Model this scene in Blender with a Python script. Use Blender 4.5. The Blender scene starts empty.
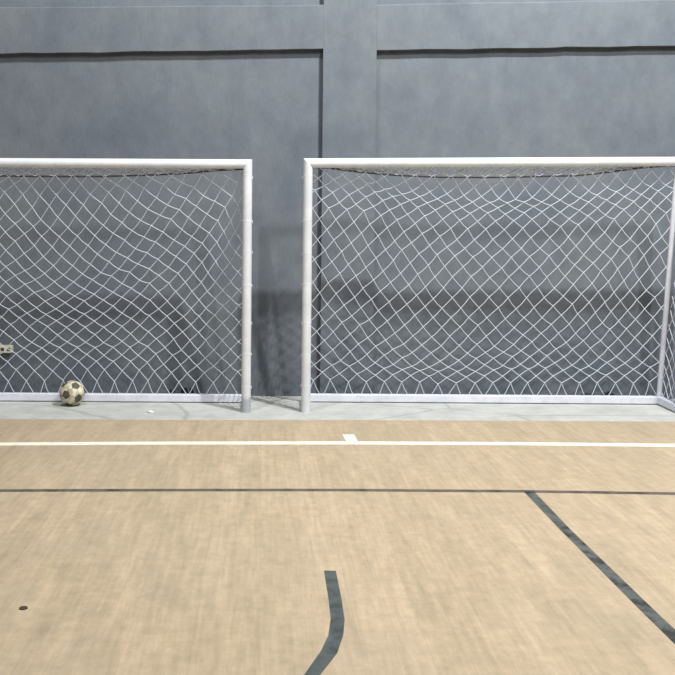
import bpy, bmesh, math, random
from mathutils import Vector, Matrix, noise

C = bpy.context.scene.collection
random.seed(11)

# ---------------------------------------------------------------- looks
def _s(r, g, b):
    f = lambda c: c / 12.92 if c <= .04045 else ((c + .055) / 1.055) ** 2.4
    return (f(r / 255), f(g / 255), f(b / 255), 1)
WALL_A, WALL_B, WALL_C = _s(89, 95, 104), _s(97, 103, 110), _s(105, 111, 114)
VINYL_1, VINYL_2, VINYL_M, VINYL_S = (186, 166, 138), (179, 160, 132), (168, 150, 122), (168, 154, 134)
CONC_A, CONC_B = (168, 169, 164), (190, 191, 185)
PAINT_A, PAINT_B = (200, 202, 206), (214, 215, 217)
BAR_A, BAR_B = (200, 202, 212), (218, 220, 228)
CORD = _s(196, 202, 212)
NET_R = .0034
LAMP_COL = (.99, 1, .995)
LAMPS = [(2.7, 4.45, 7.4, 800, .16, .16), (-1.5, 4.75, 7.4, 230, .16, .16), (3.7, 1.1, 7.4, 470, .13, .5), (5.7, 1.1, 7.4, 80, .15, 1.0), (-2.0, -2.5, 7.4, 170, .5, 2.0), (3.3, -2.5, 7.4, 110, .5, 2.0)]
TILT = 38
WORLD_COL = (.93, .97, 1, 1); WORLD_E = .135
EXPOSURE = -0.33
# ---------------------------------------------------------------- helpers
def obj(name, bm, mats, parent=None, smooth=False):
    me = bpy.data.meshes.new(name)
    bmesh.ops.recalc_face_normals(bm, faces=bm.faces)
    bm.to_mesh(me); bm.free()
    for m in (mats if isinstance(mats, (list, tuple)) else [mats]):
        me.materials.append(m)
    if smooth:
        for p in me.polygons: p.use_smooth = True
        try: me.set_sharp_from_angle(angle=math.radians(40))
        except Exception: pass
    o = bpy.data.objects.new(name, me)
    C.objects.link(o)
    if parent: o.parent = parent
    return o

def tag(o, label, cat, group=None, kind=None):
    o['label'] = label; o['category'] = cat
    if group: o['group'] = group
    if kind: o['kind'] = kind
    return o

def struct(name, bm, mats, smooth=False):
    o = obj(name, bm, mats, None, smooth); o['kind'] = 'structure'
    return o

def thing(name, label, cat, loc, group=None):
    o = bpy.data.objects.new(name, None); C.objects.link(o)
    o.location = loc; o.empty_display_size = .2
    return tag(o, label, cat, group)

def box(bm, x0, x1, y0, y1, z0, z1, bevel=0):
    r = bmesh.ops.create_cube(bm, size=1)
    for v in r['verts']:
        v.co = Vector((x0 + (v.co.x + .5) * (x1 - x0), y0 + (v.co.y + .5) * (y1 - y0), z0 + (v.co.z + .5) * (z1 - z0)))
    if bevel:
        es = list({e for v in r['verts'] for e in v.link_edges})
        bmesh.ops.bevel(bm, geom=es, offset=bevel, segments=3, affect='EDGES', profile=.5)

def beam_between(bm, a, b, w, h, bevel=.008):
    """rectangular tube from a to b (centres), w across, h high"""
    a, b = Vector(a), Vector(b)
    d = (b - a); L = d.length; d.normalize()
    s = d.cross(Vector((0, 0, 1))).normalized(); u = s.cross(d)
    t = bmesh.new(); box(t, -w / 2, w / 2, 0, L, -h / 2, h / 2, bevel)
    M = Matrix((s, d, u)).transposed().to_4x4(); M.translation = a
    bmesh.ops.transform(t, matrix=M, verts=t.verts)
    me = bpy.data.meshes.new('tmp'); t.to_mesh(me); t.free()
    bm.from_mesh(me); bpy.data.meshes.remove(me)

def tube(bm, pts, r, n=6, caps=True):
    pts = [Vector(p) for p in pts]
    rings = []
    ref = None
    for i, p in enumerate(pts):
        d = (pts[min(i + 1, len(pts) - 1)] - pts[max(i - 1, 0)]).normalized()
        if ref is None:
            ref = Vector((0, 0, 1)) if abs(d.z) < .9 else Vector((1, 0, 0))
        s = d.cross(ref).normalized(); u = s.cross(d).normalized(); ref = u
        rr = r[i] if isinstance(r, (list, tuple)) else r
        rings.append([bm.verts.new(p + (s * math.cos(2 * math.pi * k / n) + u * math.sin(2 * math.pi * k / n)) * rr) for k in range(n)])
    for a, b in zip(rings, rings[1:]):
        for k in range(n):
            bm.faces.new((a[k], a[(k + 1) % n], b[(k + 1) % n], b[k]))
    if caps:
        bm.faces.new(rings[0][::-1]); bm.faces.new(rings[-1])

def torus(bm, centre, R, r, axis='z', n=20, m=6, tilt=0.0):
    M = Matrix.Rotation(tilt, 3, 'X')
    V = []
    for i in range(n):
        a = 2 * math.pi * i / n; row = []
        for j in range(m):
            b = 2 * math.pi * j / m
            p = Vector(((R + r * math.cos(b)) * math.cos(a), (R + r * math.cos(b)) * math.sin(a), r * math.sin(b)))
            if axis == 'x': p = Vector((p.z, p.x, p.y))
            row.append(bm.verts.new(Vector(centre) + M @ p))
        V.append(row)
    for i in range(n):
        for j in range(m):
            bm.faces.new((V[i][j], V[(i + 1) % n][j], V[(i + 1) % n][(j + 1) % m], V[i][(j + 1) % m]))

def octa(bm, c, r):
    c = Vector(c)
    v = [bm.verts.new(c + Vector(d) * r) for d in ((1, 0, 0), (-1, 0, 0), (0, 1, 0), (0, -1, 0), (0, 0, 1), (0, 0, -1))]
    for a, b in ((0, 2), (2, 1), (1, 3), (3, 0)):
        bm.faces.new((v[a], v[b], v[4])); bm.faces.new((v[b], v[a], v[5]))

def strip(bm, left, right, z, t=.0012):
    """flat painted or taped stripe with a little thickness, from two matching edges"""
    lo_l = [bm.verts.new((x, y, z)) for x, y in left]; lo_r = [bm.verts.new((x, y, z)) for x, y in right]
    hi_l = [bm.verts.new((x, y, z + t)) for x, y in left]; hi_r = [bm.verts.new((x, y, z + t)) for x, y in right]
    for i in range(len(left) - 1):
        bm.faces.new((hi_l[i], hi_r[i], hi_r[i + 1], hi_l[i + 1]))
        bm.faces.new((lo_l[i], lo_l[i + 1], lo_r[i + 1], lo_r[i]))
        bm.faces.new((lo_l[i], hi_l[i], hi_l[i + 1], lo_l[i + 1]))
        bm.faces.new((lo_r[i], lo_r[i + 1], hi_r[i + 1], hi_r[i]))
    bm.faces.new((lo_l[0], lo_r[0], hi_r[0], hi_l[0])); bm.faces.new((lo_l[-1], hi_l[-1], hi_r[-1], lo_r[-1]))

# ---------------------------------------------------------------- materials
def srgb(r, g, b):
    f = lambda c: c / 12.92 if c <= .04045 else ((c + .055) / 1.055) ** 2.4
    return (f(r / 255), f(g / 255), f(b / 255), 1)

class Mat:
    def __init__(s, name, rough=.6, spec=.5):
        s.m = bpy.data.materials.new(name); s.m.use_nodes = True
        s.nt = s.m.node_tree; s.b = s.nt.nodes['Principled BSDF']
        s.b.inputs['Roughness'].default_value = rough
        s.b.inputs['Specular IOR Level'].default_value = spec
    def n(s, t, **k):
        q = s.nt.nodes.new(t)
        for a, v in k.items():
            if a in q.inputs: q.inputs[a].default_value = v
            else: setattr(q, a, v)
        return q
    def l(s, a, b): s.nt.links.new(a, b)
    def coord(s, scale=(1, 1, 1), rot=(0, 0, 0), loc=(0, 0, 0)):
        g = s.n('ShaderNodeNewGeometry'); m = s.n('ShaderNodeMapping')
        m.inputs['Scale'].default_value = scale; m.inputs['Rotation'].default_value = rot; m.inputs['Location'].default_value = loc
        s.l(g.outputs['Position'], m.inputs['Vector']); return m.outputs['Vector']
    def noise(s, vec, scale, detail=4, rough=.55):
        q = s.n('ShaderNodeTexNoise', Scale=scale, Detail=detail, Roughness=rough)
        s.l(vec, q.inputs['Vector']); return q.outputs['Fac']
    def ramp(s, fac, stops):
        r = s.n('ShaderNodeValToRGB'); e = r.color_ramp.elements
        while len(e) > 1: e.remove(e[-1])
        e[0].position = stops[0][0]; e[0].color = stops[0][1]
        for p, c in stops[1:]:
            x = e.new(p); x.color = c
        s.l(fac, r.inputs['Fac']); return r.outputs['Color']
    def mix(s, fac, a, b, mode='MIX'):
        q = s.nt.nodes.new('ShaderNodeMix'); q.data_type = 'RGBA'; q.blend_type = mode
        for sock, v in ((q.inputs[0], fac), (q.inputs[6], a), (q.inputs[7], b)):
            if isinstance(v, bpy.types.NodeSocket): s.l(v, sock)
            else: sock.default_value = v
        return q.outputs[2]
    def base(s, c):
        if isinstance(c, bpy.types.NodeSocket): s.l(c, s.b.inputs['Base Color'])
        else: s.b.inputs['Base Color'].default_value = c
    def bump(s, h, strength=.3, dist=.01):
        q = s.n('ShaderNodeBump', Strength=strength, Distance=dist)
        s.l(h, q.inputs['Height']); s.l(q.outputs['Normal'], s.b.inputs['Normal'])

def g(v): return (v, v, v, 1)

# painted slate-grey cement render
m = Mat('grey_wall_paint', .75, .3)
c = m.coord()
n1 = m.noise(c, 1.5, 6, .65); n2 = m.noise(m.coord((1, 1, .6)), 7, 7, .7); n3 = m.noise(m.coord((1, 1, .35)), 45, 3)
col = m.ramp(n1, [(.3, WALL_A), (.5, WALL_B), (.72, WALL_C)])
col = m.mix(.55, col, m.ramp(n2, [(.3, g(.40)), (.7, g(.62))]), 'OVERLAY')
m.base(col); m.bump(m.mix(.5, n2, n3), .35, .012)
WALL = m.m

# pale plank-look sports vinyl, planks run towards the wall
m = Mat('plank_vinyl', .42, .45)
c = m.coord((1, 1, 1), (0, 0, math.pi / 2))
br = m.n('ShaderNodeTexBrick', Scale=1.0); br.offset = .37; br.offset_frequency = 2
br.inputs['Color1'].default_value = srgb(*VINYL_1); br.inputs['Color2'].default_value = srgb(*VINYL_2)
br.inputs['Mortar'].default_value = srgb(*VINYL_M)
br.inputs['Mortar Size'].default_value = .0012; br.inputs['Mortar Smooth'].default_value = .6
br.inputs['Brick Width'].default_value = 1.1; br.inputs['Row Height'].default_value = .125
m.l(c, br.inputs['Vector'])
grain = m.noise(m.coord((22, 1.6, 1)), 1.6, 8, .62)
fig = m.noise(m.coord((7, 1.2, 1)), 1.3, 6, .6)
big = m.noise(m.coord(), .9, 4, .6)
spk = m.noise(m.coord((1, 1, 1)), 14, 5, .7)
col = m.mix(.5, br.outputs['Color'], m.ramp(grain, [(.3, g(.36)), (.7, g(.62))]), 'OVERLAY')
col = m.mix(.36, col, m.ramp(fig, [(.3, g(.36)), (.7, g(.64))]), 'OVERLAY')
blot = m.noise(m.coord((1.6, .8, 1), loc=(3, 1, 0)), 2.6, 5, .7)
col = m.mix(m.ramp(blot, [(.6, g(0)), (.78, g(.3))]), col, srgb(168, 148, 108))
col = m.mix(.45, col, m.ramp(spk, [(.3, g(.36)), (.7, g(.62))]), 'OVERLAY')
col = m.mix(m.ramp(big, [(.42, g(0)), (.75, g(.3))]), col, srgb(*VINYL_S))
m.base(col); m.bump(grain, .05, .002)
VINYL = m.m

# bare concrete apron under the goals
m = Mat('pale_concrete', .8, .3)
c = m.coord()
n1 = m.noise(c, 3.5, 6, .65); n2 = m.noise(m.coord((1.2, 3, 1)), 9, 5, .6)
col = m.ramp(n1, [(.3, srgb(*CONC_A)), (.7, srgb(*CONC_B))])
col = m.mix(.4, col, m.ramp(n2, [(.3, g(.38)), (.7, g(.6))]), 'OVERLAY')
vo = m.n('ShaderNodeTexVoronoi', Scale=.55, feature='DISTANCE_TO_EDGE')
m.l(m.mix(.12, m.coord(), m.n('ShaderNodeTexNoise', Scale=2.5).outputs['Color']), vo.inputs['Vector'])
col = m.mix(m.ramp(vo.outputs['Distance'], [(.0, g(.4)), (.008, g(0))]), col, srgb(110, 112, 108))
m.base(col); m.bump(n2, .2, .004)
CONC = m.m

def paint(name, c0, c1, rough=.35, worn=None):
    m = Mat(name, rough, .5)
    n = m.noise(m.coord(), 7, 5, .65)
    col = m.ramp(n, [(.35, srgb(*c0)), (.65, srgb(*c1))])
    s = m.noise(m.coord((1, 1, 1)), 38, 4, .7)
    col = m.mix(m.ramp(s, [(.66, g(0)), (.74, g(.45))]), col, srgb(150, 148, 145))
    if worn:
        sx = m.n('ShaderNodeSeparateXYZ'); gq = m.n('ShaderNodeNewGeometry'); m.l(gq.outputs['Position'], sx.inputs[0])
        ad = m.n('ShaderNodeMath', operation='ADD'); m.l(sx.outputs['Z'], ad.inputs[0])
        mm = m.n('ShaderNodeMath', operation='MULTIPLY'); m.l(n, mm.inputs[0]); mm.inputs[1].default_value = .12
        m.l(mm.outputs[0], ad.inputs[1])
        col = m.mix(m.ramp(ad.outputs[0], [(worn, g(.75)), (worn + .04, g(0))]), col, srgb(150, 155, 160))
    m.base(col); return m.m
PAINT = paint('white_goal_paint', PAINT_A, PAINT_B)
PAINT_WORN = paint('white_goal_paint_worn_foot', PAINT_A, PAINT_B, worn=.17)
PAINT_BAR = paint('white_ground_bar_paint', BAR_A, BAR_B, .45)

m = Mat('white_net_cord', .8, .2); m.base(CORD); NET = m.m
m = Mat('grey_white_tie', .8, .2); m.base(srgb(226, 227, 232)); NET_DULL = m.m
m = Mat('pale_net_cord', .8, .2); m.base(srgb(218, 222, 230)); NET_PALE = m.m  # same cord coloured paler and bluer to offset warm light bounced off the floor
m = Mat('dark_rope', .85, .2); m.base(m.ramp(m.noise(m.coord((1, 1, 1)), 60, 2), [(.4, srgb(62, 66, 70)), (.6, srgb(92, 94, 94))])); ROPE = m.m

def tape(name, a, b, c_, pos):
    m = Mat(name, .5, .4)
    n = m.noise(m.coord((1, 1, 1), (0, 0, .6)), 8, 5, .65)
    m.base(m.ramp(n, [(pos, srgb(*a)), (pos + .12, srgb(*b)), (.8, srgb(*c_))])); return m.m
TAPE = tape('black_floor_tape', (50, 51, 49), (88, 92, 89), (112, 114, 108), .42)
TAPE_ARC = tape('charcoal_floor_tape', (62, 66, 66), (78, 84, 84), (96, 102, 100), .40)
TAPE_THIN = tape('worn_dark_tape', (66, 60, 54), (92, 86, 80), (118, 104, 92), .38)
m = Mat('white_line_paint', .5, .4); m.base(m.ramp(m.noise(m.coord(), 12, 4), [(.3, srgb(226, 222, 204)), (.6, srgb(240, 237, 222))])); LINE = m.m
m = Mat('pale_tick_tape', .5, .4); m.base(srgb(226, 232, 226)); TICK = m.m

m = Mat('worn_cream_leather', .6, .4)
n = m.noise(m.coord(), 22, 6, .7); n2 = m.noise(m.coord(), 70, 4, .7)
col = m.ramp(n, [(.38, srgb(140, 130, 104)), (.52, srgb(206, 198, 172)), (.7, srgb(226, 220, 200))])
m.base(m.mix(m.ramp(n2, [(.6, g(0)), (.72, g(.6))]), col, srgb(112, 102, 80))); BALL_A = m.m
m = Mat('worn_black_leather', .6, .4); m.base(m.ramp(n if False else m.noise(m.coord(), 40, 5, .7), [(.35, srgb(58, 56, 46)), (.65, srgb(92, 88, 74))])); BALL_B = m.m
m = Mat('ball_seam', .8, .2); m.base(srgb(128, 118, 94)); BALL_S = m.m

m = Mat('cream_plastic', .5, .4); m.base(m.ramp(m.noise(m.coord(), 30, 3), [(.3, srgb(186, 182, 158)), (.7, srgb(214, 210, 190))])); CREAM = m.m
m = Mat('dark_plastic', .6, .4); m.base(srgb(70, 66, 56)); SLOT = m.m
m = Mat('black_scrap', .8, .3); m.base(srgb(30, 34, 34)); SCRAP = m.m
m = Mat('brown_rubber', .5, .4); m.base(srgb(74, 60, 44)); RUBBER = m.m
m = Mat('white_paper', .8, .3); m.base(srgb(236, 236, 232)); PAPER = m.m

# net knots (mm) and the cords between them
LEFT_NODES = [(-2134,7787,280),(-2205,7798,175),(-2048,7798,179),(-1975,7789,271),(-1890,7798,180),(-1816,7789,270),(-1727,7798,187),(-1659,7788,277),(-1576,7799,180),(-1514,7787,286),(-1432,7798,183),(-1365,7787,285),(-1280,7798,182),(-1210,7787,277),(-1121,7797,186),(-1063,7786,284),(-988,7796,190),(-931,7786,273),(-859,7797,184),(-782,7786,263),(-718,7797,179),(-645,7786,258),(-571,7796,180),(-495,7783,266),(-417,7795,176),(-343,7782,263),(-269,7792,187),(-204,7777,277),(-125,7788,194),(-2205,7779,350),(-2284,7787,276),(-2049,7779,351),(-1897,7781,344),(-1740,7780,353),(-1587,7779,358),(-1434,7779,359),(-1286,7778,359),(-1136,7777,362),(-990,7777,353),(-849,7778,337),(-702,7777,334),(-559,7776,327),(-414,7774,323),(-269,7770,330),(-2129,7771,422),(-1979,7772,419),(-1827,7773,416),(-1673,7772,419),(-1516,7772,420),(-1366,7773,412),(-1211,7771,417),(-1069,7771,414),(-916,7767,429),(-769,7767,418),(-629,7767,402),(-486,7765,397),(-344,7761,399),(-199,7755,406),(-126,7762,336),(-2058,7765,470),(-1902,7766,473),(-1750,7765,480),(-1596,7765,482),(-1443,7765,480),(-1287,7764,484),(-1138,7762,485),(-986,7760,495),(-836,7759,487),(-693,7759,466),(-551,7756,472),(-410,7753,468),(-266,7747,476),(-2142,7755,544),(-2207,7764,469),(-1989,7759,523),(-1834,7760,522),(-1681,7759,528),(-1522,7759,527),(-1367,7759,524),(-1207,7756,538),(-1063,7756,533),(-910,7749,563),(-758,7747,563),(-618,7746,552),(-481,7742,557),(-338,7737,555),(-199,7732,545),(-124,7734,483),(-2231,7745,616),(-2291,7755,538),(-2073,7750,591),(-1916,7751,591),(-1764,7751,590),(-1607,7751,594),(-1440,7750,596),(-1283,7749,599),(-1131,7747,606),(-977,7742,625),(-819,7738,633),(-680,7736,626),(-542,7733,624),(-408,7728,633),(-266,7722,627),(-2165,7737,681),(-2005,7740,664),(-1850,7741,665),(-1686,7742,658),(-1524,7742,660),(-1364,7741,663),(-1204,7738,670),(-1049,7735,681),(-893,7731,694),(-752,7727,701),(-608,7724,693),(-476,7720,695),(-337,7713,708),(-194,7703,716),(-124,7708,626),(-2240,7726,745),(-2313,7735,677),(-2088,7729,738),(-1934,7733,718),(-1770,7734,715),(-1601,7734,717),(-1443,7734,715),(-1278,7733,717),(-1122,7728,739),(-967,7721,766),(-815,7719,765),(-673,7716,760),(-538,7711,765),(-403,7704,777),(-262,7695,788),(-2176,7717,813),(-2020,7723,781),(-1857,7726,770),(-1693,7727,766),(-1527,7725,776),(-1363,7724,780),(-1202,7721,787),(-1040,7715,815),(-885,7710,826),(-742,7708,821),(-604,7702,833),(-478,7698,835),(-334,7687,860),(-197,7677,865),(-124,7677,800),(-2103,7712,852),(-1938,7716,829),(-1772,7719,819),(-1609,7719,817),(-1444,7717,829),(-1277,7713,848),(-1119,7706,879),(-958,7699,903),(-809,7697,895),(-663,7693,900),(-537,7687,907),(-400,7680,920),(-262,7672,922),(-2190,7698,929),(-2250,7709,857),(-2029,7704,905),(-1861,7708,885),(-1689,7710,874),(-1524,7707,891),(-1360,7705,900),(-1199,7699,925),(-1041,7692,955),(-886,7685,977),(-736,7681,979),(-597,7676,982),(-465,7671,983),(-334,7663,993),(-197,7653,998),(-124,7653,928),(-2113,7690,978),(-1949,7695,962),(-1773,7701,932),(-1605,7701,933),(-1436,7697,949),(-1275,7693,968),(-1116,7684,1004),(-959,7674,1048),(-792,7670,1050),(-653,7664,1060),(-516,7659,1061),(-396,7653,1067),(-265,7646,1069),(-2190,7676,1053),(-2259,7687,983),(-2026,7682,1032),(-1856,7689,995),(-1688,7691,988),(-1520,7690,995),(-1359,7684,1020),(-1195,7678,1044),(-1044,7670,1074),(-878,7659,1118),(-714,7651,1137),(-583,7646,1141),(-458,7641,1145),(-333,7633,1158),(-203,7625,1155),(-125,7627,1071),(-2104,7667,1107),(-1938,7675,1072),(-1774,7679,1056),(-1609,7679,1055),(-1448,7675,1076),(-1285,7667,1109),(-1128,7659,1143),(-958,7650,1172),(-795,7643,1188),(-642,7633,1218),(-509,7626,1233),(-392,7619,1243),(-274,7615,1236),(-2181,7651,1183),(-2249,7662,1123),(-2020,7659,1150),(-1853,7665,1126),(-1694,7668,1114),(-1531,7666,1125),(-1373,7662,1137),(-1218,7655,1169),(-1056,7643,1214),(-883,7632,1256),(-729,7623,1282),(-576,7613,1309),(-446,7606,1322),(-333,7601,1323),(-222,7595,1320),(-134,7601,1233),(-2093,7641,1239),(-1934,7650,1202),(-1774,7652,1194),(-1611,7652,1195),(-1460,7649,1209),(-1301,7643,1232),(-1141,7634,1265),(-974,7622,1310),(-807,7613,1336),(-654,7603,1368),(-505,7593,1395),(-381,7586,1405),(-280,7582,1405),(-169,7574,1406),(-124,7577,1361),(-2172,7622,1323),(-2238,7637,1248),(-2017,7629,1297),(-1857,7636,1271),(-1702,7635,1275),(-1548,7634,1283),(-1397,7630,1297),(-1236,7625,1312),(-1073,7616,1345),(-902,7601,1403),(-744,7594,1421),(-593,7584,1451),(-445,7572,1482),(-323,7565,1496),(-226,7561,1493),(-2088,7605,1403),(-1928,7615,1365),(-1777,7618,1355),(-1629,7616,1364),(-1473,7615,1369),(-1323,7612,1378),(-1161,7602,1416),(-997,7593,1444),(-836,7581,1488),(-677,7573,1510),(-526,7563,1539),(-373,7548,1585),(-265,7544,1588),(-173,7538,1592),(-124,7544,1535),(-2165,7587,1479),(-2233,7604,1403),(-2005,7592,1466),(-1862,7598,1444),(-1712,7599,1441),(-1560,7597,1449),(-1413,7595,1454),(-1255,7589,1474),(-1096,7582,1498),(-932,7570,1541),(-765,7555,1595),(-619,7548,1613),(-463,7538,1642),(-312,7522,1698),(-203,7516,1710),(-2078,7571,1550),(-1926,7578,1528),(-1787,7582,1512),(-1635,7580,1519),(-1488,7577,1531),(-1336,7574,1541),(-1178,7567,1565),(-1021,7561,1585),(-857,7549,1628),(-694,7535,1676),(-551,7526,1705),(-398,7513,1748),(-253,7501,1787),(-164,7496,1802),(-124,7500,1767),(-2156,7551,1633),(-2222,7569,1555),(-2002,7558,1607),(-1861,7564,1586),(-1716,7559,1606),(-1568,7556,1618),(-1420,7555,1621),(-1271,7551,1634),(-1114,7546,1651),(-959,7537,1680),(-794,7527,1715),(-637,7513,1768),(-492,7504,1794),(-340,7489,1852),(-209,7476,1902),(-2070,7531,1714),(-1924,7539,1687),(-1781,7536,1700),(-1641,7533,1709),(-1496,7533,1710),(-1342,7528,1727),(-1197,7527,1728),(-1043,7522,1746),(-885,7514,1774),(-731,7505,1803),(-569,7490,1862),(-421,7478,1909),(-277,7469,1942),(-176,7460,1979),(-124,7464,1956),(-2148,7506,1813),(-2212,7528,1722),(-1997,7511,1795),(-1857,7514,1785),(-1716,7512,1792),(-1577,7512,1795),(-1436,7511,1798),(-1280,7506,1815),(-1137,7501,1833),(-987,7495,1854),(-826,7486,1884),(-670,7481,1902),(-501,7464,1971),(-374,7458,1994),(-242,7455,2006),(-2061,7489,1879),(-1922,7491,1872),(-1784,7491,1873),(-1645,7492,1871),(-1506,7489,1883),(-1358,7489,1882),(-1214,7488,1882),(-1071,7481,1908),(-916,7474,1933),(-755,7469,1953),(-639,7466,1965),(-2203,7490,1876),(-2290,7502,1825),(-2345,7486,1889),(-2431,7498,1839),(-2486,7480,1911),(-2572,7492,1859),(-2626,7474,1929),(-2713,7486,1878),(-2767,7470,1944),(-2852,7479,1906),(-2908,7468,1949),(-2989,7466,1958),(-3050,7468,1948),(-3129,7461,1978),(-3192,7466,1947),(-3204,7465,1953),(-2355,7526,1726),(-2497,7521,1744),(-2638,7513,1768),(-2778,7505,1796),(-2915,7491,1847),(-3053,7480,1890),(-3191,7471,1922),(-3204,7469,1932),(-2299,7547,1641),(-2441,7542,1655),(-2582,7535,1678),(-2723,7526,1708),(-2861,7513,1754),(-3001,7505,1779),(-3137,7490,1832),(-3204,7472,1915),(-2365,7564,1568),(-2507,7559,1581),(-2648,7549,1615),(-2787,7537,1656),(-2927,7527,1684),(-3066,7516,1721),(-3202,7501,1759),(-2308,7583,1490),(-2451,7577,1505),(-2593,7568,1535),(-2732,7556,1577),(-2874,7548,1596),(-3014,7539,1620),(-3151,7523,1667),(-2376,7597,1424),(-2519,7592,1437),(-2660,7582,1468),(-2802,7573,1490),(-2943,7564,1513),(-3082,7550,1550),(-3204,7532,1589),(-2317,7619,1327),(-2460,7612,1347),(-2601,7601,1386),(-2744,7594,1403),(-2885,7584,1426),(-3025,7573,1454),(-3165,7560,1473),(-3204,7542,1541),(-2382,7631,1266),(-2525,7623,1292),(-2668,7615,1313),(-2809,7605,1339),(-2950,7594,1365),(-3091,7584,1382),(-3204,7565,1419),(-2326,7646,1196),(-2469,7639,1220),(-2613,7631,1239),(-2756,7623,1258),(-2898,7613,1282),(-3039,7603,1300),(-3179,7591,1303),(-3204,7580,1343),(-2394,7656,1142),(-2538,7650,1156),(-2682,7643,1168),(-2825,7635,1187),(-2967,7625,1208),(-3108,7614,1221),(-3204,7594,1272),(-2335,7672,1061),(-2480,7666,1074),(-2624,7659,1097),(-2768,7651,1115),(-2912,7643,1124),(-3055,7635,1126),(-3194,7619,1137),(-3204,7615,1152),(-2405,7682,999),(-2549,7674,1026),(-2694,7668,1037),(-2839,7662,1040),(-2982,7655,1044),(-3125,7645,1047),(-3204,7621,1124),(-2336,7694,936),(-2482,7689,951),(-2627,7683,962),(-2772,7678,964),(-2917,7672,965),(-3061,7664,966),(-3200,7647,973),(-2397,7704,870),(-2542,7698,885),(-2688,7694,887),(-2834,7690,883),(-2979,7683,888),(-3122,7672,898),(-2324,7716,805),(-2471,7712,809),(-2617,7708,814),(-2763,7705,811),(-2909,7699,812),(-3053,7691,817),(-3194,7674,834),(-3204,7672,844),(-2387,7724,744),(-2534,7720,755),(-2681,7715,758),(-2828,7712,749),(-2973,7707,746),(-3117,7698,754),(-3204,7676,823),(-2461,7733,676),(-2608,7730,679),(-2755,7725,684),(-2901,7720,683),(-3047,7715,677),(-3190,7702,685),(-3204,7698,701),(-2379,7743,612),(-2527,7741,614),(-2674,7737,619),(-2821,7733,617),(-2968,7730,609),(-3114,7722,611),(-3204,7704,669),(-2439,7753,538),(-2587,7751,534),(-2734,7745,551),(-2882,7742,545),(-3029,7739,537),(-3174,7730,538),(-3204,7723,565),(-2356,7762,473),(-2504,7760,476),(-2652,7757,482),(-2800,7755,470),(-2949,7754,452),(-3096,7749,454),(-3204,7734,500),(-2279,7771,412),(-2428,7769,411),(-2576,7768,408),(-2724,7765,414),(-2873,7764,400),(-3022,7763,384),(-3169,7758,379),(-3204,7749,414),(-2354,7778,350),(-2503,7776,349),(-2652,7776,338),(-2802,7776,323),(-2951,7774,317),(-3100,7772,309),(-3204,7762,347),(-2434,7787,268),(-2583,7785,271),(-2733,7786,258),(-2883,7785,247),(-3032,7784,244),(-3180,7780,246),(-3204,7775,268),(-2355,7798,173),(-2505,7798,175),(-2655,7797,177),(-2805,7797,169),(-2955,7797,163),(-3104,7796,161),(-3204,7784,217),(-124,7455,2004),(-124,7483,1859),(-124,7524,1649),(-124,7560,1453),(-124,7597,1250),(-124,7603,1222),(-124,7654,922),(-124,7678,793),(-124,7708,624),(-124,7735,481),(-484,7457,1999),(-398,7455,2007),(-366,7455,2008),(-253,7453,2014),(-234,7453,2016),(-2113,7471,1949),(-1967,7471,1950),(-1981,7470,1952),(-1847,7471,1949),(-1846,7472,1948),(-1718,7470,1954),(-1718,7470,1953),(-1574,7471,1950),(-1564,7470,1953),(-1447,7469,1956),(-1442,7470,1953),(-1286,7469,1958),(-1322,7471,1950),(-1137,7468,1958),(-1148,7469,1957),(-1022,7467,1963),(-975,7467,1965),(-880,7465,1972),(-790,7464,1975),(-731,7463,1976),(-685,7462,1981),(-626,7462,1981),(-2273,7469,1955),(-2082,7471,1948),(-2405,7468,1958),(-2238,7470,1951),(-2522,7468,1958),(-2414,7469,1954),(-2653,7466,1965),(-2576,7467,1960),(-2789,7464,1972),(-2731,7465,1965),(-2946,7461,1982),(-2858,7462,1978),(-3102,7458,1993),(-2986,7460,1985),(-3204,7464,1957),(-3113,7458,1993),(-2254,7810,68),(-2153,7810,68),(-2107,7810,68),(-1985,7810,68),(-1929,7810,68),(-1854,7810,68),(-1776,7810,68),(-1676,7810,68),(-1623,7810,68),(-1507,7810,68),(-1480,7810,68),(-1380,7810,68),(-1322,7810,68),(-1239,7810,68),(-1181,7810,68),(-1081,7810,68),(-1059,7810,68),(-946,7810,68),(-918,7810,68),(-794,7810,68),(-789,7810,68),(-650,7810,68),(-631,7810,68),(-528,7810,68),(-483,7810,68),(-360,7810,68),(-339,7810,68),(-203,7810,68),(-2412,7810,68),(-2303,7810,68),(-2560,7810,68),(-2438,7810,68),(-2703,7810,68),(-2610,7810,68),(-2870,7810,68),(-2741,7810,68),(-2999,7810,68),(-2896,7810,68),(-3166,7810,68),(-3058,7810,68),(-173,7810,68)]
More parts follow.
